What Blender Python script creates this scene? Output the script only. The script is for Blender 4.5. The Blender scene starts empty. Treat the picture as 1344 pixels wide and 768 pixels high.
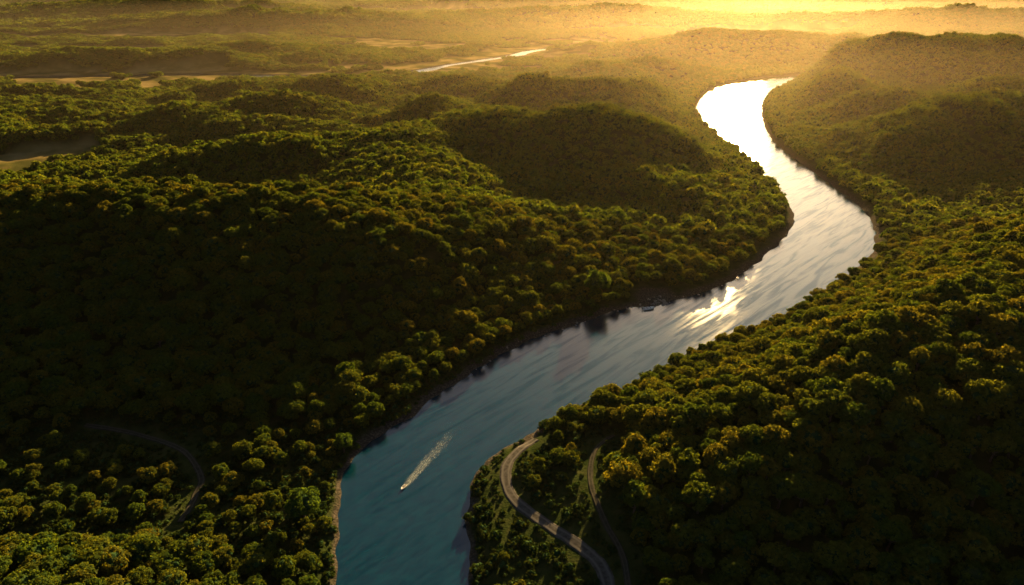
import bpy, math, random
import numpy as np
from mathutils import Vector, Matrix
random.seed(7); rng=np.random.default_rng(11)
scene=bpy.context.scene
scene.view_settings.view_transform='Standard'; scene.view_settings.look='None'; scene.view_settings.exposure=0
COL=scene.collection
CAMH=160.0; PITCH=24.5
SUN_AZ=17.5; SUN_EL=13.5

# ------------------------------------------------------------ noise helpers
_perm=np.random.default_rng(3).permutation(512)
_ga=np.random.default_rng(4).uniform(0,2*math.pi,512)
def perlin(x,y,seed=0):
    xi=np.floor(x).astype(np.int64); yi=np.floor(y).astype(np.int64)
    xf=x-xi; yf=y-yi
    u=xf*xf*xf*(xf*(xf*6-15)+10); v=yf*yf*yf*(yf*(yf*6-15)+10)
    def g(ix,iy,fx,fy):
        h=_perm[(ix+_perm[(iy+seed*37)%512])%512]; a=_ga[h]
        return np.cos(a)*fx+np.sin(a)*fy
    n00=g(xi,yi,xf,yf); n10=g(xi+1,yi,xf-1,yf); n01=g(xi,yi+1,xf,yf-1); n11=g(xi+1,yi+1,xf-1,yf-1)
    return ((n00*(1-u)+n10*u)*(1-v)+(n01*(1-u)+n11*u)*v)*1.5
def fbm(x,y,wl,octs=3,seed=0):
    s=0;a=1.0;f=1.0/wl
    for o in range(octs):
        s=s+a*perlin(x*f+o*17.3,y*f-o*9.1,seed+o); a*=.5;f*=2.03
    return s
def sstep(a,b,x):
    t=np.clip((x-a)/(b-a),0,1); return t*t*(3-2*t)

# ------------------------------------------------------------ river outline (world metres)
west=[(-20,-300),(-30,0),(-45,100),(-51.5,145.6),(-55,166),(-60.5,196),(-55.4,211),(-40.8,231),(-24,257),(6.7,292),(50,323),(64,331),(79,335),(97,345),(128,367),(175,425),(208,480),(221,538),(232,650),(232,737),(237,851),(260,986),(338,1170),(453,1288),(558,1342),(700,1420),(1000,1500),(1700,1500)]
east=[(25,-300),(10,0),(-8,100),(-11.5,145.6),(-15,166),(-14,184),(-10,202),(4,216),(17,230),(46,250),(66,267),(102,294),(140,320),(187,362),(236,416),(264,480),(274,536),(278,620),(286,737),(318,878),(378,1051),(444,1165),(554,1315),(700,1375),(1000,1455),(1700,1450)]
def catmull(P,n=4):
    P=[np.array(p,float) for p in P]; out=[]
    for i in range(len(P)-1):
        p0=P[max(i-1,0)];p1=P[i];p2=P[i+1];p3=P[min(i+2,len(P)-1)]
        for k in range(n):
            t=k/n
            out.append(.5*((2*p1)+(-p0+p2)*t+(2*p0-5*p1+4*p2-p3)*t*t+(-p0+3*p1-3*p2+p3)*t**3))
    out.append(P[-1]); return np.array(out)
poly=np.vstack([catmull(west),catmull(east)[::-1]])
EASTLAND=np.vstack([catmull(east),[[3000,1450],[3000,-300]]])
trib=catmull([(-1700,1240),(-900,1290),(-607,1335),(-400,1312),(-215,1345),(-130,1500),(0,1690),(60,1830),(250,1960),(900,2050)],4)
def segdist(x,y,P,closed=False):
    d=np.full(x.shape,1e9)
    n=len(P); m=n if closed else n-1
    for i in range(m):
        a=P[i]; b=P[(i+1)%n]; ab=b-a; L=max(ab@ab,1e-9)
        t=np.clip(((x-a[0])*ab[0]+(y-a[1])*ab[1])/L,0,1)
        q=(x-a[0]-t*ab[0])**2+(y-a[1]-t*ab[1])**2
        d=np.minimum(d,q)
    return np.sqrt(d)
def inside(x,y,P):
    c=np.zeros(x.shape,bool); n=len(P)
    for i in range(n):
        x1,y1=P[i];x2,y2=P[(i+1)%n]
        if y1==y2: continue
        cond=((y1>y)!=(y2>y))&(x<(x2-x1)*(y-y1)/(y2-y1)+x1)
        c^=cond
    return c
def rivdist(x,y):
    d=np.full(x.shape,2000.0); dtt=np.full(x.shape,2000.0)
    m=(y<2600)
    xs=x[m];ys=y[m]
    dd=segdist(xs,ys,poly,True); ins=inside(xs,ys,poly); dd=np.where(ins,-dd,dd)
    dd+=1.8*fbm(xs,ys,14,2,5)*sstep(-14,-2,dd)
    dt=segdist(xs,ys,trib)-14+6*fbm(xs,ys,80,2,9)
    d[m]=np.minimum(dd,dt); dtt[m]=dt; return d,dtt

HILLS=[ # x,y,h,sx,sy,rotdeg
 (-190,378,40,125,56,-6),(-30,430,14,50,38,0),(-400,400,14,90,60,0),
 (-112,114,18,44,19,0),(-190,112,11,40,26,0),
 (10,660,38,72,42,-20),(112,612,24,46,32,-20),(80,850,46,76,42,0),(180,935,36,46,38,0),(140,500,9,40,30,0),
 (-190,610,28,80,38,10),(-320,800,22,95,46,0),(-90,775,16,50,34,0),(-60,535,15,60,28,0),
 (-820,1450,28,190,60,0),(-560,1620,24,150,55,0),(-250,1010,17,110,50,0),(-660,860,13,110,46,0),(-40,1010,19,60,42,0),
 (500,1620,54,210,70,-8),(800,1750,46,220,80,0),(200,1230,25,90,44,0),
 (1500,2500,60,450,120,0),(-900,2600,50,350,130,0),(-1500,3200,66,500,170,0),(300,2800,46,500,140,0),(0,3900,70,700,220,0),(2200,4200,90,700,230,0),(-2200,4800,110,900,280,0),(900,5600,100,900,280,0),
 (215,285,25,105,58,30),(345,325,26,110,50,0),(130,205,17,70,48,20),(240,190,15,80,45,0),
 (455,690,50,88,44,12),(600,840,40,110,46,0),(440,960,30,60,44,0),(700,1090,58,160,72,0),(940,1210,48,280,95,0),(520,1190,34,80,46,0),(410,820,19,46,34,0)]
CLEAR=[(-490,620,95,95),(-700,1200,260,85),(-140,1420,230,90),(80,1640,170,100),(-1100,1250,200,70),(-250,1900,300,130),(200,2100,260,90)]
def clearmask(x,y,dt):
    c=np.zeros(x.shape)
    w=.6*fbm(x,y,75,3,21)
    for cx,cy,rx,ry in CLEAR:
        r=np.sqrt(((x-cx)/rx)**2+((y-cy)/ry)**2)+w
        c=np.maximum(c,1-sstep(.80,1.0,r))
    c=np.maximum(c,(1-sstep(55,70,dt+60*fbm(x,y,90,2,23)))*(x<330))
    f=fbm(x*.35,y,420,3,31)
    c=np.maximum(c,sstep(.24,.30,f)*sstep(1500,1900,y))
    return c
def terrain(x,y,full=False):
    x=np.asarray(x,float);y=np.asarray(y,float)
    d,dt=rivdist(x,y)
    h=np.full(x.shape,3.5)
    for cx,cy,hh,sx,sy,r in HILLS:
        a=math.radians(r);ca,sa=math.cos(a),math.sin(a)
        u=(x-cx)*ca+(y-cy)*sa; v=-(x-cx)*sa+(y-cy)*ca
        h+=hh*np.exp(-.5*((u/sx)**2+(v/sy)**2))
    n=fbm(x*.8,y,135,2,1); amp=4+8*sstep(330,700,y)*(1-.4*sstep(1000,1300,y))
    h+=amp*(np.abs(n)*1.9-.35)+1.2*fbm(x,y,30,2,2)
    h+=sstep(1700,3500,y)*(34*np.abs(fbm(x*.5,y,900,3,6)))
    cm=clearmask(x,y,dt)
    h=np.maximum(h,2.2)
    h=h*(1-.6*cm)
    h=np.maximum(h,2.2)
    k=sstep(3,85,d)
    bank=np.clip(d*.32,-3,2.0)
    z=bank+(h-2.0)*k
    z=np.where(d<0,np.clip(d*.32,-3,0),z)
    z=np.where((d>0),np.maximum(z,np.minimum(d*.25,1.2)),z)
    if full: return z,d,cm
    return z

# ------------------------------------------------------------ material helpers
def newmat(name):
    m=bpy.data.materials.new(name); m.use_nodes=True; nt=m.node_tree; nt.nodes.clear()
    out=nt.nodes.new('ShaderNodeOutputMaterial'); return m,nt,out
def N(nt,t,**kw):
    n=nt.nodes.new(t)
    for k,v in kw.items():
        if hasattr(n,k): setattr(n,k,v)
        else: n.inputs[k.replace('_',' ')].default_value=v
    return n
def L(nt,a,b): nt.links.new(a,b)
def ramp(nt,stops):
    r=nt.nodes.new('ShaderNodeValToRGB'); e=r.color_ramp.elements
    e[0].position=stops[0][0]; e[0].color=(*stops[0][1],1); e[1].position=stops[-1][0]; e[1].color=(*stops[-1][1],1)
    for p,c in stops[1:-1]:
        q=e.new(p); q.color=(*c,1)
    return r
def mixc(nt,fac,a,b,mode='MIX'):
    m=nt.nodes.new('ShaderNodeMix'); m.data_type='RGBA'; m.blend_type=mode
    for s,v in ((m.inputs[0],fac),(m.inputs[6],a),(m.inputs[7],b)):
        if isinstance(v,bpy.types.NodeSocket): L(nt,v,s)
        elif isinstance(v,tuple): s.default_value=(*v,1)
        else: s.default_value=v
    return m.outputs[2]

def leafmat(name,c0,c1,c2,tmix=.45,tint=(2.1,1.7,.55)):
    m,nt,out=newmat(name)
    oi=N(nt,'ShaderNodeObjectInfo'); tc=N(nt,'ShaderNodeTexCoord')
    no=N(nt,'ShaderNodeTexNoise'); no.inputs['Scale'].default_value=.7; no.inputs['Detail'].default_value=4
    L(nt,tc.outputs['Object'],no.inputs['Vector'])
    r=ramp(nt,[(0,c0),(.55,c1),(1,c2)]); L(nt,oi.outputs['Random'],r.inputs[0])
    r2=ramp(nt,[(.32,(.55,.6,.6)),(.68,(1.4,1.35,1.1))]); L(nt,no.outputs['Fac'],r2.inputs[0])
    c=mixc(nt,1.0,r.outputs[0],r2.outputs[0],'MULTIPLY')
    di=N(nt,'ShaderNodeBsdfDiffuse'); tr=N(nt,'ShaderNodeBsdfTranslucent'); mx=N(nt,'ShaderNodeMixShader'); mx.inputs[0].default_value=tmix
    c2_=mixc(nt,1.0,c,tint,'MULTIPLY')
    L(nt,c,di.inputs[0]); L(nt,c2_,tr.inputs[0]); L(nt,di.outputs[0],mx.inputs[1]); L(nt,tr.outputs[0],mx.inputs[2])
    L(nt,mx.outputs[0],out.inputs[0]); return m
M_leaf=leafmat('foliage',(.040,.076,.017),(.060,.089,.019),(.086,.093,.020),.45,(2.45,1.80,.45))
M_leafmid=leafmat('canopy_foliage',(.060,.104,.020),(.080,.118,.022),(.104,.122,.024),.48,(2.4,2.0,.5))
M_leaf2=leafmat('bright_foliage',(.045,.085,.018),(.050,.090,.019),(.055,.095,.02))
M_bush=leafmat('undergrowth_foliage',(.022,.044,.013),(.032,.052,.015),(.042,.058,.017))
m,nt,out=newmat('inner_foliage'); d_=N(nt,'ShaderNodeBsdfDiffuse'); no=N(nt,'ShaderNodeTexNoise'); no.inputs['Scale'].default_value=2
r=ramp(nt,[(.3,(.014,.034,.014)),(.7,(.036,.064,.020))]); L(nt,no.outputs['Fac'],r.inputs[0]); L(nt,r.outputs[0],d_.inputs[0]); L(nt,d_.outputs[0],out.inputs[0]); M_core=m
m,nt,out=newmat('bark'); p=N(nt,'ShaderNodeBsdfPrincipled'); no=N(nt,'ShaderNodeTexNoise'); no.inputs['Scale'].default_value=6
r=ramp(nt,[(.3,(.05,.035,.022)),(.7,(.12,.09,.06))]); L(nt,no.outputs['Fac'],r.inputs[0]); L(nt,r.outputs[0],p.inputs['Base Color']); p.inputs['Roughness'].default_value=.9; L(nt,p.outputs[0],out.inputs[0]); M_bark=m

# ------------------------------------------------------------ crowns
import bmesh
def ico(sub):
    bm=bmesh.new(); bmesh.ops.create_icosphere(bm,subdivisions=sub,radius=1)
    v=np.array([q.co[:] for q in bm.verts]); f=[[q.index for q in a.verts] for a in bm.faces]; bm.free(); return v,f
ICO2=ico(2); ICO1=ico(1)
def crown_mesh(name,seed,R=5.0,zc=7.0,Hz=4.0,nlobe=7,nclump=70,nleaf=34,leaf=.55,mat=None,icol=ICO2,core=.80,coremat=None,rad=1.0,jit=.3):
    g=np.random.default_rng(seed)
    lobes=[(np.array([0,0,zc+Hz*.12]),R*.62)]
    for i in range(nlobe):
        a=2*math.pi*(i+g.uniform(-.3,.3))/nlobe; rr=R*g.uniform(.40,.62); z=zc+Hz*g.uniform(-.55,.35)
        lobes.append((np.array([math.cos(a)*rr,math.sin(a)*rr,z]),R*g.uniform(.30,.46)))
    for i in range(2):
        lobes.append((np.array([g.uniform(-.25,.25)*R,g.uniform(-.25,.25)*R,zc+Hz*g.uniform(.35,.55)]),R*g.uniform(.28,.4)))
    V=[];F=[];MI=[]
    for c,r in lobes:
        v,f=icol; b=sum(len(a) for a in V)
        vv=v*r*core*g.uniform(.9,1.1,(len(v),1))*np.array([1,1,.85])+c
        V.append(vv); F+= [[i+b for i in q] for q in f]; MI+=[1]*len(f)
    cl=[];tries=0
    while len(cl)<nclump and tries<5000:
        tries+=1
        c,r=lobes[g.integers(len(lobes))]
        n=g.normal(size=3); n/=np.linalg.norm(n)
        if n[2]<-.45: continue
        p=c+n*r*np.array([1,1,.88])
        if any(np.linalg.norm(p-c2)<r2*.8 for c2,r2 in lobes if c2 is not c): continue
        cl.append((p,n,R*g.uniform(.08,.22)*rad))
    vl=[];base=sum(len(a) for a in V)
    for p,n,r in cl:
        k=nleaf
        dn=g.normal(size=(k,3)); dn/=np.linalg.norm(dn,axis=1)[:,None]
        dn=dn+n*.6; dn/=np.linalg.norm(dn,axis=1)[:,None]
        pos=p+dn*r*g.uniform(.5,1.2,(k,1))
        nn=dn*.9+n*.3+g.normal(size=(k,3))*jit+np.array([0,0,.2]); nn/=np.linalg.norm(nn,axis=1)[:,None]
        t=np.cross(nn,g.normal(size=(k,3))); t/=np.linalg.norm(t,axis=1)[:,None]; b=np.cross(nn,t)
        s=leaf*g.uniform(.6,1.3,(k,1))
        q=np.stack([pos-t*s*.5-b*s*.12,pos-b*s*.5+t*s*.1,pos+t*s*.55,pos+b*s*.45],axis=1).reshape(-1,3)
        vl.append(q)
        for i in range(k): o=base+i*4; F.append([o,o+1,o+2,o+3]); MI.append(0)
        base+=4*k
    V=np.vstack(V+vl)
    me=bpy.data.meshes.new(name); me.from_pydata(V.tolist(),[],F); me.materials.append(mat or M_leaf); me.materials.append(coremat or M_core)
    me.polygons.foreach_set('material_index',MI); me.update(); return me
def limb(V,F,a,b,ra,rb,n=7):
    a=np.array(a,float);b=np.array(b,float);d=b-a;d/=np.linalg.norm(d)
    t=np.cross(d,[.3,.9,.1]);t/=np.linalg.norm(t);s=np.cross(d,t);o=len(V)
    for c,r in((a,ra),(b,rb)):
        for i in range(n):
            w=2*math.pi*i/n; V.append((c+(t*math.cos(w)+s*math.sin(w))*r).tolist())
    for i in range(n):
        j=(i+1)%n; F.append([o+i,o+j,o+n+j,o+n+i])
def trunk_mesh(name,seed,h=6.5):
    g=random.Random(seed);V=[];F=[]
    p=[(0,0,-1.2),(0.05,0,1.2),(g.uniform(-.3,.3),g.uniform(-.3,.3),3.4),(g.uniform(-.4,.4),g.uniform(-.4,.4),h)]
    for i,(ra,rb) in enumerate([(.5,.36),(.36,.27),(.27,.12)]): limb(V,F,p[i],p[i+1],ra,rb)
    for i in range(6):
        a=i*1.05+g.uniform(-.3,.3); q=p[2]; z=q[2]+g.uniform(-.4,1.2)
        e=(q[0]+math.cos(a)*2.2,q[1]+math.sin(a)*2.2,z+g.uniform(1.2,2.2)); limb(V,F,(q[0],q[1],z),e,.15,.05,5)
    me=bpy.data.meshes.new(name); me.from_pydata(V,[],F); me.materials.append(M_bark); me.update(); return me

NV=6
near_crowns=[]
specs=[(5.0,6.8,3.4,7),(5.4,7.0,3.8,8),(4.6,7.0,4.0,6),(5.6,6.6,3.2,9),(4.3,7.0,4.0,5),(5.0,7.0,3.6,7)]
for i,(R,zc,Hz,nl) in enumerate(specs):
    near_crowns.append(crown_mesh('crown',100+i,R,zc,Hz,nl,120,22,.62,core=.76,jit=.5))
bright_crown=crown_mesh('bright_crown',222,5.4,7.0,4.2,8,130,26,.55,mat=M_leaf2,jit=.45)
trunks=[trunk_mesh('trunk',i) for i in range(3)]
def srccoll(name,meshes):
    c=bpy.data.collections.new(name)
    for i,me in enumerate(meshes):
        o=bpy.data.objects.new('%s_%02d'%(name,i),me); c.objects.link(o)
    return c
C_near=srccoll('forest_source',near_crowns)
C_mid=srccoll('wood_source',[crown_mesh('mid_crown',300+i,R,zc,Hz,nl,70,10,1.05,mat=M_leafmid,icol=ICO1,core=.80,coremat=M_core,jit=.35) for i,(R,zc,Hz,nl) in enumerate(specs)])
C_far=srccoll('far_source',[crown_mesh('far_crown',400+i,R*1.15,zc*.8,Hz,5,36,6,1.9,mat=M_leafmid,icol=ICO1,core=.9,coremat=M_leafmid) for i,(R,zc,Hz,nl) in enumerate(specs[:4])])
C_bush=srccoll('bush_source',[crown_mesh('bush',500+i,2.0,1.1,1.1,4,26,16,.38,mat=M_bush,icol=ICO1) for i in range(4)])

def scatter(name,label,cat,pts,sc,coll,nv):
    n=len(pts); me=bpy.data.meshes.new(name); me.from_pydata(pts.tolist(),[],[])
    a=me.attributes.new('sc','FLOAT_VECTOR','POINT'); a.data.foreach_set('vector',sc.astype(np.float32).ravel())
    a=me.attributes.new('rt','FLOAT_VECTOR','POINT')
    rt=np.stack([rng.normal(0,.05,n),rng.normal(0,.05,n),rng.uniform(0,6.283,n)],1); a.data.foreach_set('vector',rt.astype(np.float32).ravel())
    a=me.attributes.new('ix','INT','POINT'); a.data.foreach_set('value',rng.integers(0,nv,n).astype(np.int32))
    ob=bpy.data.objects.new(name,me); COL.objects.link(ob)
    ng=bpy.data.node_groups.new(name+'_nodes','GeometryNodeTree')
    ng.interface.new_socket('Geometry',in_out='INPUT',socket_type='NodeSocketGeometry'); ng.interface.new_socket('Geometry',in_out='OUTPUT',socket_type='NodeSocketGeometry')
    gi=ng.nodes.new('NodeGroupInput');go=ng.nodes.new('NodeGroupOutput');ip=ng.nodes.new('GeometryNodeInstanceOnPoints');ci=ng.nodes.new('GeometryNodeCollectionInfo')
    ci.inputs['Collection'].default_value=coll; ci.inputs['Separate Children'].default_value=True; ci.inputs['Reset Children'].default_value=True
    def na(t,nm):
        q=ng.nodes.new('GeometryNodeInputNamedAttribute'); q.data_type=t; q.inputs['Name'].default_value=nm; return [o for o in q.outputs if o.enabled][0]
    ng.links.new(gi.outputs[0],ip.inputs['Points']); ng.links.new(ci.outputs[0],ip.inputs['Instance']); ip.inputs['Pick Instance'].default_value=True
    ng.links.new(na('INT','ix'),ip.inputs['Instance Index']); ng.links.new(na('FLOAT_VECTOR','sc'),ip.inputs['Scale']); ng.links.new(na('FLOAT_VECTOR','rt'),ip.inputs['Rotation'])
    ng.links.new(ip.outputs[0],go.inputs[0])
    md=ob.modifiers.new('scatter','NODES'); md.node_group=ng
    ob['kind']='stuff'; ob['label']=label; ob['category']=cat
    return ob

# ------------------------------------------------------------ terrain mesh
ys=[-120.0]
while ys[-1]<26000:
    y=ys[-1]; ys.append(y+(8 if y<80 else max(2.0,.0068*y)))
ys=np.array(ys); ncol=520
s=np.linspace(-1,1,ncol)
W=200+.95*np.maximum(ys,0)
X=(s[None,:]*W[:,None]); Y=np.repeat(ys[:,None],ncol,1)
xf=X.ravel();yf=Y.ravel()
Z,D,CM=terrain(xf,yf,True)
nr=len(ys)
co=np.stack([xf,yf,Z],1).astype(np.float32)
idx=np.arange(nr*ncol).reshape(nr,ncol)
quads=np.stack([idx[:-1,:-1],idx[:-1,1:],idx[1:,1:],idx[1:,:-1]],-1).reshape(-1,4)
me=bpy.data.meshes.new('terrain'); me.vertices.add(len(co)); me.vertices.foreach_set('co',co.ravel())
me.loops.add(quads.size); me.loops.foreach_set('vertex_index',quads.ravel().astype(np.int32))
me.polygons.add(len(quads)); me.polygons.foreach_set('loop_start',np.arange(0,quads.size,4,dtype=np.int32)); me.polygons.foreach_set('loop_total',np.full(len(quads),4,dtype=np.int32))
me.update(calc_edges=True); me.polygons.foreach_set('use_smooth',np.ones(len(quads),bool))
a=me.attributes.new('field','FLOAT','POINT'); a.data.foreach_set('value',CM.astype(np.float32))
spit=1-sstep(8,14,np.hypot((xf-80)*.8,yf-342)+3*fbm(xf,yf,9,2,8))
DS=np.where(yf<212,D*2.0,D)
sh=np.maximum(1-sstep(2.4,5.5,DS+1.5*fbm(xf,yf,9,2,8)),spit); a=me.attributes.new('shore','FLOAT','POINT'); a.data.foreach_set('value',sh.astype(np.float32))
ter=bpy.data.objects.new('terrain',me); COL.objects.link(ter); ter['kind']='structure'; ter['label']='rolling wooded hills and river banks'; ter['category']='terrain'
m,nt,out=newmat('forest_ground')
tc=N(nt,'ShaderNodeTexCoord'); p=N(nt,'ShaderNodeBsdfPrincipled'); p.inputs['Roughness'].default_value=1; p.inputs['Specular IOR Level'].default_value=.0
def noise(sc,det=4):
    q=N(nt,'ShaderNodeTexNoise'); q.inputs['Scale'].default_value=sc; q.inputs['Detail'].default_value=det; L(nt,tc.outputs['Object'],q.inputs['Vector']); return q
n1=noise(.25);n2=noise(.02,8);n3=noise(1.3,5)
g1=ramp(nt,[(.3,(.016,.026,.008)),(.5,(.03,.042,.012)),(.72,(.05,.055,.02))]); L(nt,n1.outputs['Fac'],g1.inputs[0])
f1=ramp(nt,[(.40,(.06,.062,.018)),(.5,(.14,.112,.038)),(.60,(.22,.165,.068))]); L(nt,n2.outputs['Fac'],f1.inputs[0])
s1=ramp(nt,[(.3,(.022,.020,.018)),(.5,(.052,.045,.037)),(.7,(.12,.10,.08))]); L(nt,n3.outputs['Fac'],s1.inputs[0])
af=N(nt,'ShaderNodeAttribute'); af.attribute_name='field'; as_=N(nt,'ShaderNodeAttribute'); as_.attribute_name='shore'
c=mixc(nt,af.outputs['Fac'],g1.outputs[0],f1.outputs[0]); c=mixc(nt,as_.outputs['Fac'],c,s1.outputs[0])
L(nt,c,p.inputs['Base Color'])
bu=N(nt,'ShaderNodeBump'); bu.inputs['Strength'].default_value=.6; bu.inputs['Distance'].default_value=.6; L(nt,n3.outputs['Fac'],bu.inputs['Height'])
L(nt,bu.outputs[0],p.inputs['Normal']); L(nt,p.outputs[0],out.inputs[0]); me.materials.append(m)

# ------------------------------------------------------------ water
me=bpy.data.meshes.new('river'); 
me.from_pydata([(-2800,-120,0),(2800,-120,0),(2800,2500,0),(-2800,2500,0)],[],[[0,1,2,3]])
riv=bpy.data.objects.new('river',me); COL.objects.link(riv); riv['kind']='structure'; riv['label']='winding teal river with gentle ripples'; riv['category']='river'
m,nt,out=newmat('river_water'); tc=N(nt,'ShaderNodeTexCoord')
df=N(nt,'ShaderNodeBsdfDiffuse'); 
gl=N(nt,'ShaderNodeBsdfAnisotropic'); gl.distribution='BECKMANN'
fr=N(nt,'ShaderNodeFresnel'); fr.inputs['IOR'].default_value=1.9
def wn(scale,rot,st,det=3,dist=.4):
    mp=N(nt,'ShaderNodeMapping'); mp.vector_type='TEXTURE'; mp.inputs['Rotation'].default_value=(0,0,math.radians(rot)); mp.inputs['Scale'].default_value=(st,1,1); L(nt,tc.outputs['Object'],mp.inputs['Vector'])
    q=N(nt,'ShaderNodeTexNoise'); q.inputs['Scale'].default_value=scale; q.inputs['Detail'].default_value=det; q.inputs['Distortion'].default_value=dist; L(nt,mp.outputs[0],q.inputs['Vector']); return q
w1=wn(.55,40,2.2,6,.8); w2=wn(.24,47,9.0,7,1.2)
b1=N(nt,'ShaderNodeBump'); b1.inputs['Strength'].default_value=.07; b1.inputs['Distance'].default_value=.2; L(nt,w1.outputs['Fac'],b1.inputs['Height'])
rr=ramp(nt,[(.38,(.195,.195,.195)),(.62,(.22,.22,.22))]); L(nt,w2.outputs['Fac'],rr.inputs[0]); L(nt,rr.outputs[0],gl.inputs['Roughness'])
gc=ramp(nt,[(.36,(.62,.67,.74)),(.50,(.92,.93,.95)),(.60,(1,1,1))]); L(nt,w2.outputs['Fac'],gc.inputs[0]); L(nt,gc.outputs[0],gl.inputs['Color'])
dc=ramp(nt,[(.36,(.0004,.018,.036)),(.64,(.0008,.031,.053))]); L(nt,w1.outputs['Fac'],dc.inputs[0]); L(nt,dc.outputs[0],df.inputs[0])
for q in (gl,fr,df): L(nt,b1.outputs[0],q.inputs['Normal'])
mx=N(nt,'ShaderNodeMixShader'); L(nt,fr.outputs[0],mx.inputs[0]); L(nt,df.outputs[0],mx.inputs[1]); L(nt,gl.outputs[0],mx.inputs[2]); L(nt,mx.outputs[0],out.inputs[0]); me.materials.append(m)

# ------------------------------------------------------------ dirt tracks
def roadmat(name,a,b):
    m,nt,out=newmat(name); tc=N(nt,'ShaderNodeTexCoord'); p=N(nt,'ShaderNodeBsdfPrincipled'); p.inputs['Roughness'].default_value=1; p.inputs['Specular IOR Level'].default_value=0
    no=N(nt,'ShaderNodeTexNoise'); no.inputs['Scale'].default_value=.8; no.inputs['Detail'].default_value=6; L(nt,tc.outputs['Object'],no.inputs['Vector'])
    r=ramp(nt,[(.35,a),(.65,b)]); L(nt,no.outputs['Fac'],r.inputs[0])
    at=N(nt,'ShaderNodeAttribute'); at.attribute_name='rut'
    L(nt,mixc(nt,at.outputs['Fac'],r.outputs[0],tuple(q*1.35 for q in b)),p.inputs['Base Color']); L(nt,p.outputs[0],out.inputs[0]); return m
M_road=roadmat('dirt_track',(.048,.045,.041),(.088,.084,.078)); M_road2=roadmat('grassy_track',(.026,.028,.020),(.052,.048,.038))
roads=[]
def track(P,w,label,mat):
    C=catmull(P,8); T=np.gradient(C,axis=0); T/=np.linalg.norm(T,axis=1)[:,None]; Nn=np.stack([-T[:,1],T[:,0]],1)
    k=9; V=[];F=[];R=[]
    ww=w*(1+.05*np.sin(np.arange(len(C))*1.7)+.05*np.sin(np.arange(len(C))*.6))
    for j in range(k):
        o=(j/(k-1)-.5)
        q=C+Nn*(ww*o)[:,None]; z=terrain(q[:,0],q[:,1])+.22-(.25 if j in(0,k-1) else 0); V.append(np.column_stack([q,z]))
        R.append(np.full(len(C),1.0 if j in (2,6) else 0.0))
    V=np.stack(V,1).reshape(-1,3); R=np.stack(R,1).ravel()
    for i in range(len(C)-1):
        for j in range(k-1): F.append([i*k+j,i*k+j+1,(i+1)*k+j+1,(i+1)*k+j])
    me=bpy.data.meshes.new('dirt_road'); me.from_pydata(V.tolist(),[],F); me.materials.append(mat); me.update()
    at=me.attributes.new('rut','FLOAT','POINT'); at.data.foreach_set('value',R.astype(np.float32))
    o=bpy.data.objects.new('dirt_road',me); COL.objects.link(o); o['kind']='structure'; o['label']=label; o['category']='road'
    roads.append((C,w))
track([(28,60),(26,100),(27,128),(26.5,144.6),(21.5,154.8),(11.5,166),(0,180.5),(-2,196),(4,208),(9,213)],4.2,'grey brown dirt road curving beside the river',M_road)
track([(31,100),(32.5,140),(32,152),(28.5,166),(26.6,184),(30,201),(38,210)],2.0,'narrow dirt track beside the wood',M_road2)
track([(-106,168),(-106,175),(-107,182),(-109,191),(-122,205),(-143,215),(-165,219)],2.4,'faint dirt track through dark scrub',M_road2)
def roaddist(x,y):
    d=np.full(x.shape,1e9)
    for C,w in roads: d=np.minimum(d,segdist(x,y,C)-w/2)
    return d

# ------------------------------------------------------------ tree placement
def jgrid(y0,y1,sp,k,marg,y_off=0):
    P=[]
    for y in np.arange(y0,y1,sp*.87):
        w=k*max(y,0)+marg; xs_=np.arange(-w,w,sp); P.append(np.column_stack([xs_+ (sp/2 if int(y/(sp*.87))%2 else 0),np.full(len(xs_),y)]))
    P=np.vstack(P); P+=rng.uniform(-.38*sp,.38*sp,P.shape); return P
def pts3(P,sink=0):
    z,d,cm=terrain(P[:,0],P[:,1],True); return z,d,cm
P=jgrid(60,1150,6.2,.82,60)
z,d,cm=pts3(P); x,y=P[:,0],P[:,1]
rd=np.minimum(roaddist(x,y),roaddist(x,y+7)+1.2)
eastside=inside(x,y,EASTLAND)
mind=np.where(eastside,4.0,np.where(y<212,4.2,5.5))
keep=(d>mind)&(cm<.4)&(rd>np.where(eastside,5.0,4.0))&(np.hypot((x-80)*.8,y-342)>12)
scrubE=(x>-14)&(x<30)&(y>128)&(y<216)&eastside
scrubW=(x>-215)&(x<-62)&(y>150)&(y<222)
scrub=scrubE|scrubW
keep&=~(scrubE&(rng.random(len(x))>.24)); keep&=~(scrubW&(rng.random(len(x))>.62))
P=P[keep];z=z[keep];scrubk=scrub[keep];sw=scrubW[keep];dk=d[keep];ek=eastside[keep]
n=len(P)
sc0=np.clip(rng.normal(.74,.13,n),.46,1.12)+.09*fbm(P[:,0],P[:,1],40,2,15)
sc0=np.where(scrubk,sc0*.64,sc0)
sc0=np.where(sw,sc0*1.1,sc0)
sc0=np.where(ek&(dk<14),sc0*.85,sc0)
sc0=np.where(~ek&(dk<18)&(P[:,1]<480),sc0*.8,sc0)
sc0=np.where(ek&(P[:,1]<330)&(dk>20),sc0*1.10,sc0)
pos=np.column_stack([P,z-.3])
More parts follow.
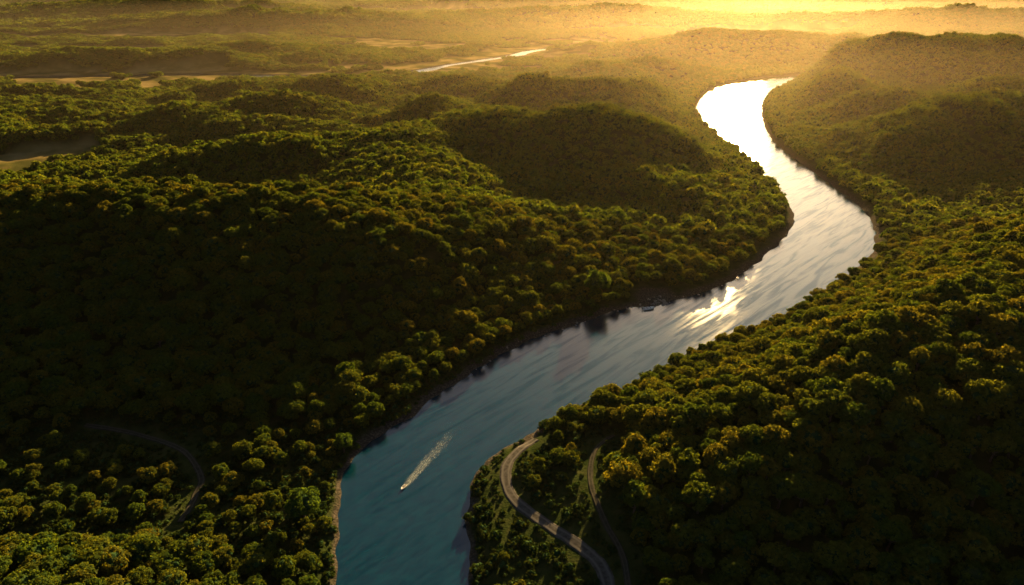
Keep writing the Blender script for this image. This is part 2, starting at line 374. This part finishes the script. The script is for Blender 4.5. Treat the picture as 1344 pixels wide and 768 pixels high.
# the 300 largest in view become individual trees
pr=math.radians(PITCH); sp_,cp_=math.sin(pr),math.cos(pr)
dz=pos[:,2]+7-CAMH; dep=pos[:,1]*cp_-dz*sp_; up=pos[:,1]*sp_+dz*cp_
u=pos[:,0]/dep; v=up/dep
vis=(np.abs(u)<.76)&(v>-.455)
size=np.where(vis,sc0/dep,0)
order=np.argsort(-size); indiv=order[:297]; rest=np.ones(n,bool); rest[indiv]=False
LABELS=['round broadleaf tree with olive green crown on hillside','wide broadleaf tree with lumpy dark green crown','tall oval broadleaf tree among dense woodland','spreading broadleaf tree with low uneven crown','slender broadleaf tree with narrow green crown','rounded broadleaf tree with clumped foliage in forest']
def put_tree(loc,s,rot,k,crown,label,group='broadleaf trees of the riverside forest'):
    e=bpy.data.objects.new('broadleaf_tree',None); e.empty_display_size=.5; COL.objects.link(e)
    e.location=loc; e.rotation_euler=(0,0,rot); e.scale=s
    e['label']=label; e['category']='tree'; e['group']=group
    for nm,me in(('trunk',trunks[k%3]),('crown',crown)):
        o=bpy.data.objects.new(nm,me); COL.objects.link(o); o.parent=e
for i in indiv:
    k=int(rng.integers(NV)); s_=float(sc0[i]); 
    lab=('small broadleaf tree standing in open scrub by track' if scrubk[i] else LABELS[k])
    put_tree(pos[i].tolist(),(s_*rng.uniform(.9,1.1),s_*rng.uniform(.9,1.1),s_*rng.uniform(.85,1.1)),rng.uniform(0,6.28),k,near_crowns[k],lab)
for (bx,by,bs,lab) in [(46,336,1.4,'large bright green tree above rocky river bank'),(-66,168,1.1,'tall bright green tree at edge of river bank'),(-62,205,.7,'small bright green tree beside river shingle')]:
    bz=float(terrain(np.array([bx]),np.array([by]))[0]); put_tree((bx,by,bz-.3),(bs,bs,bs*1.1),1.0,0,bright_crown,lab)
P1=pos[rest]; s1_=sc0[rest]
scv=np.column_stack([s1_*rng.uniform(.95,1.15,len(s1_)),s1_*rng.uniform(.95,1.15,len(s1_)),s1_*rng.uniform(.85,1.1,len(s1_))])
nm_=P1[:,1]<430
scatter('forest','dense broadleaf forest covering the river hills','forest',P1[nm_],scv[nm_],C_near,NV)
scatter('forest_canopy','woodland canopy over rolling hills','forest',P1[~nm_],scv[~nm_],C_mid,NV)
def farwood(y0,y1,sp,scl,name,coll,nv,k=.82):
    P=jgrid(y0,y1,sp,k,80); z,d,cm=pts3(P); kp=(d>6)&(cm<.45); P=P[kp];z=z[kp];n=len(P)
    s_=scl*np.clip(rng.normal(1,.13,n),.6,1.4)
    scatter(name,'distant woodland over hazy hills','forest',np.column_stack([P,z-.5]),np.column_stack([s_,s_,s_*rng.uniform(.7,.9,n)]),coll,nv)
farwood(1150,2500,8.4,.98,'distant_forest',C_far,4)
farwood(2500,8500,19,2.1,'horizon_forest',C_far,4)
# undergrowth
P=jgrid(90,330,2.7,.82,30); z,d,cm=pts3(P); x,y=P[:,0],P[:,1]; rd=roaddist(x,y); es=inside(x,y,EASTLAND)
scrub=((x>-16)&(x<40)&(y>120)&(y<222)&es) | ((x>-240)&(x<-58)&(y>140)&(y<232))
kp=(rd>.8)&(((d>np.where(y<212,1.7,2.6))&(d<14))|((d>1.0)&(d<10)&es)|(scrub&(d>1.5)))&(rng.random(len(x))>.22)
P=P[kp];z=z[kp];rd=rd[kp];n=len(P); s_=rng.uniform(.35,1.15,n)**1.2*np.where(rd<4,.6,1)
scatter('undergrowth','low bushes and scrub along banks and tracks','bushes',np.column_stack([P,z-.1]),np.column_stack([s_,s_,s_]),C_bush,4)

# ------------------------------------------------------------ shore rocks
m,nt,out=newmat('shore_rock'); p=N(nt,'ShaderNodeBsdfPrincipled'); p.inputs['Roughness'].default_value=.9; tc=N(nt,'ShaderNodeTexCoord')
no=N(nt,'ShaderNodeTexNoise'); no.inputs['Scale'].default_value=2.5; no.inputs['Detail'].default_value=5; L(nt,tc.outputs['Object'],no.inputs['Vector'])
r=ramp(nt,[(.3,(.10,.09,.08)),(.7,(.32,.28,.24))]); L(nt,no.outputs['Fac'],r.inputs[0]); L(nt,r.outputs[0],p.inputs['Base Color']); L(nt,p.outputs[0],out.inputs[0]); M_rock=m
rocks=[]
for k in range(4):
    v,f=ICO2; g=np.random.default_rng(50+k); vv=v.copy()
    for _ in range(7):
        n_=g.normal(size=3); n_/=np.linalg.norm(n_); c_=g.uniform(.45,.8); dd=vv@n_; vv-=np.outer(np.maximum(dd-c_,0),n_)
    vv*=np.array([1.1,.85,.6]); me=bpy.data.meshes.new('boulder'); me.from_pydata(vv.tolist(),[],f); me.materials.append(M_rock); rocks.append(me)
wc=catmull(west,10); cnt=0; g=np.random.default_rng(77)
while cnt<70:
    i=g.integers(0,len(wc)); c_=wc[i]; sz=(.35,.85)
    if not(235<c_[1]<480): continue
    if g.random()>.55: c_=np.array([82,336])+g.normal(size=2)*np.array([6,2.5]); sz=(.4,1.2)
    q=c_+g.normal(size=2)*1.4; zz,dd,_=terrain(np.array([q[0]]),np.array([q[1]]),True)
    if dd[0]<-1.5 or dd[0]>9: continue
    s_=g.uniform(*sz); o=bpy.data.objects.new('boulder',rocks[cnt%4]); COL.objects.link(o); o.location=(q[0],q[1],max(zz[0],-.1)+.1*s_); o.scale=(s_,s_,s_); o.rotation_euler=(0,0,g.uniform(0,6.28))
    o['label']='weathered grey brown boulder on river shore'; o['category']='rock'; o['group']='boulders along the river shore'; cnt+=1

# ------------------------------------------------------------ motor boats + wake
def solid(name,col,rough=.4,metal=0):
    m,nt,out=newmat(name); p=N(nt,'ShaderNodeBsdfPrincipled'); no=N(nt,'ShaderNodeTexNoise'); no.inputs['Scale'].default_value=3
    L(nt,mixc(nt,no.outputs['Fac'],tuple(c*.85 for c in col),col),p.inputs['Base Color']); p.inputs['Roughness'].default_value=rough; p.inputs['Metallic'].default_value=metal; L(nt,p.outputs[0],out.inputs[0]); return m
M_white=solid('boat_paint',(.8,.8,.78),.3); M_dark=solid('dark_trim',(.03,.03,.035),.4); M_seat=solid('seat_vinyl',(.5,.42,.32),.6); M_glass=solid('screen_glass',(.05,.07,.08),.08)
def mk(name,V,F,mat,parent=None,bev=0):
    me=bpy.data.meshes.new(name); me.from_pydata([tuple(map(float,q)) for q in V],[],F); me.materials.append(mat); me.update()
    o=bpy.data.objects.new(name,me); COL.objects.link(o)
    if parent: o.parent=parent
    if bev:
        b=o.modifiers.new('bevel','BEVEL'); b.width=bev; b.segments=2
    return o
def box(c,s): 
    V=[(c[0]+sx*s[0]/2,c[1]+sy*s[1]/2,c[2]+sz*s[2]/2) for sx in(-1,1) for sy in(-1,1) for sz in(-1,1)]
    return V,[[0,1,3,2],[4,6,7,5],[0,4,5,1],[2,3,7,6],[0,2,6,4],[1,5,7,3]]
bd=np.array([-37.6+20.3,187.7-226.0]); bd/=np.linalg.norm(bd)
def motor_boat(loc,rot,sc,label):
    boat=bpy.data.objects.new('motor_boat',None); COL.objects.link(boat)
    boat.location=loc; boat.rotation_euler=rot; boat.scale=(sc,sc,sc)
    boat['label']=label; boat['category']='boat'
    secs=[(-2.6,.95,.62),(-1.2,1.08,.64),(.4,1.08,.68),(1.6,.82,.76),(2.5,.40,.86),(2.95,.04,.92)]
    V=[];F=[]
    for xx,w,h in secs:
        V+=[(xx,-w,h),(xx,-w*.82,.12),(xx,0,-.22+max(0,xx-1)*.16),(xx,w*.82,.12),(xx,w,h),(xx,w*.84,h+.02),(xx,w*.74,.22 if xx<1.2 else h-.03),(xx,-w*.74,.22 if xx<1.2 else h-.03),(xx,-w*.84,h+.02)]
    for i in range(len(secs)-1):
        for j in range(9):
            a_=i*9+j;b_=i*9+(j+1)%9; F.append([a_,b_,b_+9,a_+9])
    F.append(list(range(9))[::-1]); F.append(list(range(45,54)))
    mk('hull',V,F,M_white,boat)
    V,F=box((-2.85,0,.75),(.42,.36,.5)); v2,f2=box((-2.9,0,.15),(.2,.14,.9)); F+=[[i+8 for i in q] for q in f2]; mk('outboard_motor',V+v2,F,M_dark,boat,.04)
    mk('windscreen',[(.7,-.8,.72),(.7,.8,.72),(1.05,.55,.72),(1.05,-.55,.72),(.45,-.75,1.12),(.45,.75,1.12),(.75,.5,1.14),(.75,-.5,1.14)],[[0,3,7,4],[3,2,6,7],[2,1,5,6]],M_glass,boat)
    for sy in(-.42,.42):
        V,F=box((-.3,sy,.42),(.5,.5,.3)); v2,f2=box((-.58,sy,.72),(.12,.5,.5)); F+=[[i+8 for i in q] for q in f2]; mk('seat',V+v2,F,M_seat,boat,.04)
    V,F=box((-1.9,0,.42),(.5,1.3,.32)); mk('bench',V,F,M_seat,boat,.05)
motor_boat((-37.6,187.7,.05),(0,math.radians(-3),math.atan2(bd[1],bd[0])),.55,'small white motor boat speeding on the river')
motor_boat((73,329.5,.0),(0,0,math.radians(17)),1.2,'pale motor boat moored beside a rocky bank')
# wake
m,nt,out=newmat('wake_foam'); tc=N(nt,'ShaderNodeTexCoord'); p=N(nt,'ShaderNodeBsdfPrincipled'); p.inputs['Base Color'].default_value=(.32,.37,.38,1); p.inputs['Roughness'].default_value=.6
mp=N(nt,'ShaderNodeMapping'); mp.inputs['Scale'].default_value=(.6,1.2,1); L(nt,tc.outputs['Object'],mp.inputs['Vector'])
no=N(nt,'ShaderNodeTexNoise'); no.inputs['Scale'].default_value=1.1; no.inputs['Detail'].default_value=7; no.inputs['Roughness'].default_value=.75; no.inputs['Distortion'].default_value=1.0; L(nt,mp.outputs[0],no.inputs['Vector'])
at=N(nt,'ShaderNodeAttribute'); at.attribute_name='foam'
ad=N(nt,'ShaderNodeMath',operation='ADD'); L(nt,no.outputs['Fac'],ad.inputs[0]); L(nt,at.outputs['Fac'],ad.inputs[1])
rp=ramp(nt,[(.58,(0,0,0)),(.98,(.8,.8,.8))]); sb=N(nt,'ShaderNodeMath',operation='MULTIPLY'); sb.inputs[1].default_value=.9; L(nt,ad.outputs[0],sb.inputs[0]); L(nt,sb.outputs[0],rp.inputs[0])
tr=N(nt,'ShaderNodeBsdfTransparent'); mx=N(nt,'ShaderNodeMixShader'); L(nt,rp.outputs[0],mx.inputs[0]); L(nt,tr.outputs[0],mx.inputs[1]); L(nt,p.outputs[0],mx.inputs[2]); L(nt,mx.outputs[0],out.inputs[0])
nl,nw=60,25; V=[];A=[];F=[]
for i in range(nl):
    t=i/(nl-1); hw=1.6+3.4*t**.7
    for j in range(nw):
        q=(j/(nw-1)-.5)*2; V.append((-.4-t*41,q*hw,.03))
        edge=math.exp(-((abs(q)-.55)/.3)**2); mid=math.exp(-(q/.4)**2)
        A.append((.13*edge+.14*mid+.19)*(1-t)**.6*float(1-sstep(.2,1,abs(q)))+.0)
for i in range(nl-1):
    for j in range(nw-1): F.append([i*nw+j,i*nw+j+1,(i+1)*nw+j+1,(i+1)*nw+j])
wk=mk('wake',V,F,m); wk.location=(-37.6,187.7,0); wk.rotation_euler=(0,0,math.atan2(bd[1],bd[0])); wk['kind']='stuff'; wk['label']='white foam wake trailing behind motor boat'; wk['category']='wake'
a=wk.data.attributes.new('foam','FLOAT','POINT'); a.data.foreach_set('value',[float(q) for q in A])

# ------------------------------------------------------------ haze: layers thicken with distance
def hazebox(y0,dens,top,col,g,label):
    V,F=box((0,(y0+29500)/2,top/2-5),(60000,29500-y0,top)); hz=mk('haze',V,F,M_white); hz.data.materials.clear()
    m,nt,out=newmat('haze_air'); vs=N(nt,'ShaderNodeVolumeScatter'); vs.inputs['Color'].default_value=(*col,1); vs.inputs['Density'].default_value=dens; vs.inputs['Anisotropy'].default_value=g
    L(nt,vs.outputs[0],out.inputs['Volume']); hz.data.materials.append(m); hz['kind']='structure'; hz['label']=label; hz['category']='haze'
hazebox(-300,.000026,104,(1,.86,.62),.85,'thin golden evening air over the valley')
hazebox(600,.000040,98,(1,.76,.46),.82,'golden evening haze over the river bend')

# ------------------------------------------------------------ light, sky, camera
az,el=math.radians(SUN_AZ),math.radians(SUN_EL)
sd=Vector((math.sin(az)*math.cos(el),math.cos(az)*math.cos(el),math.sin(el)))
sl=bpy.data.lights.new('sun','SUN'); sl.energy=23; sl.angle=math.radians(.6); sl.color=(1,.65,.25)
so=bpy.data.objects.new('sun',sl); COL.objects.link(so); so.rotation_euler=sd.to_track_quat('Z','Y').to_euler(); so.location=(0,0,300)
w=bpy.data.worlds.new('World'); scene.world=w; w.use_nodes=True; nt=w.node_tree; bg=nt.nodes['Background']
sk=nt.nodes.new('ShaderNodeTexSky'); sk.sky_type='NISHITA'; sk.sun_disc=False; sk.sun_elevation=el; sk.sun_rotation=az; sk.dust_density=2.2; sk.air_density=1.0
nt.links.new(sk.outputs[0],bg.inputs[0]); bg.inputs[1].default_value=.08
cd=bpy.data.cameras.new('camera'); cd.lens=24; cd.sensor_width=36; cd.clip_end=60000; cd.clip_start=1
ca=bpy.data.objects.new('camera',cd); COL.objects.link(ca); ca.location=(0,0,CAMH); ca.rotation_euler=(math.radians(90-PITCH),0,0); scene.camera=ca
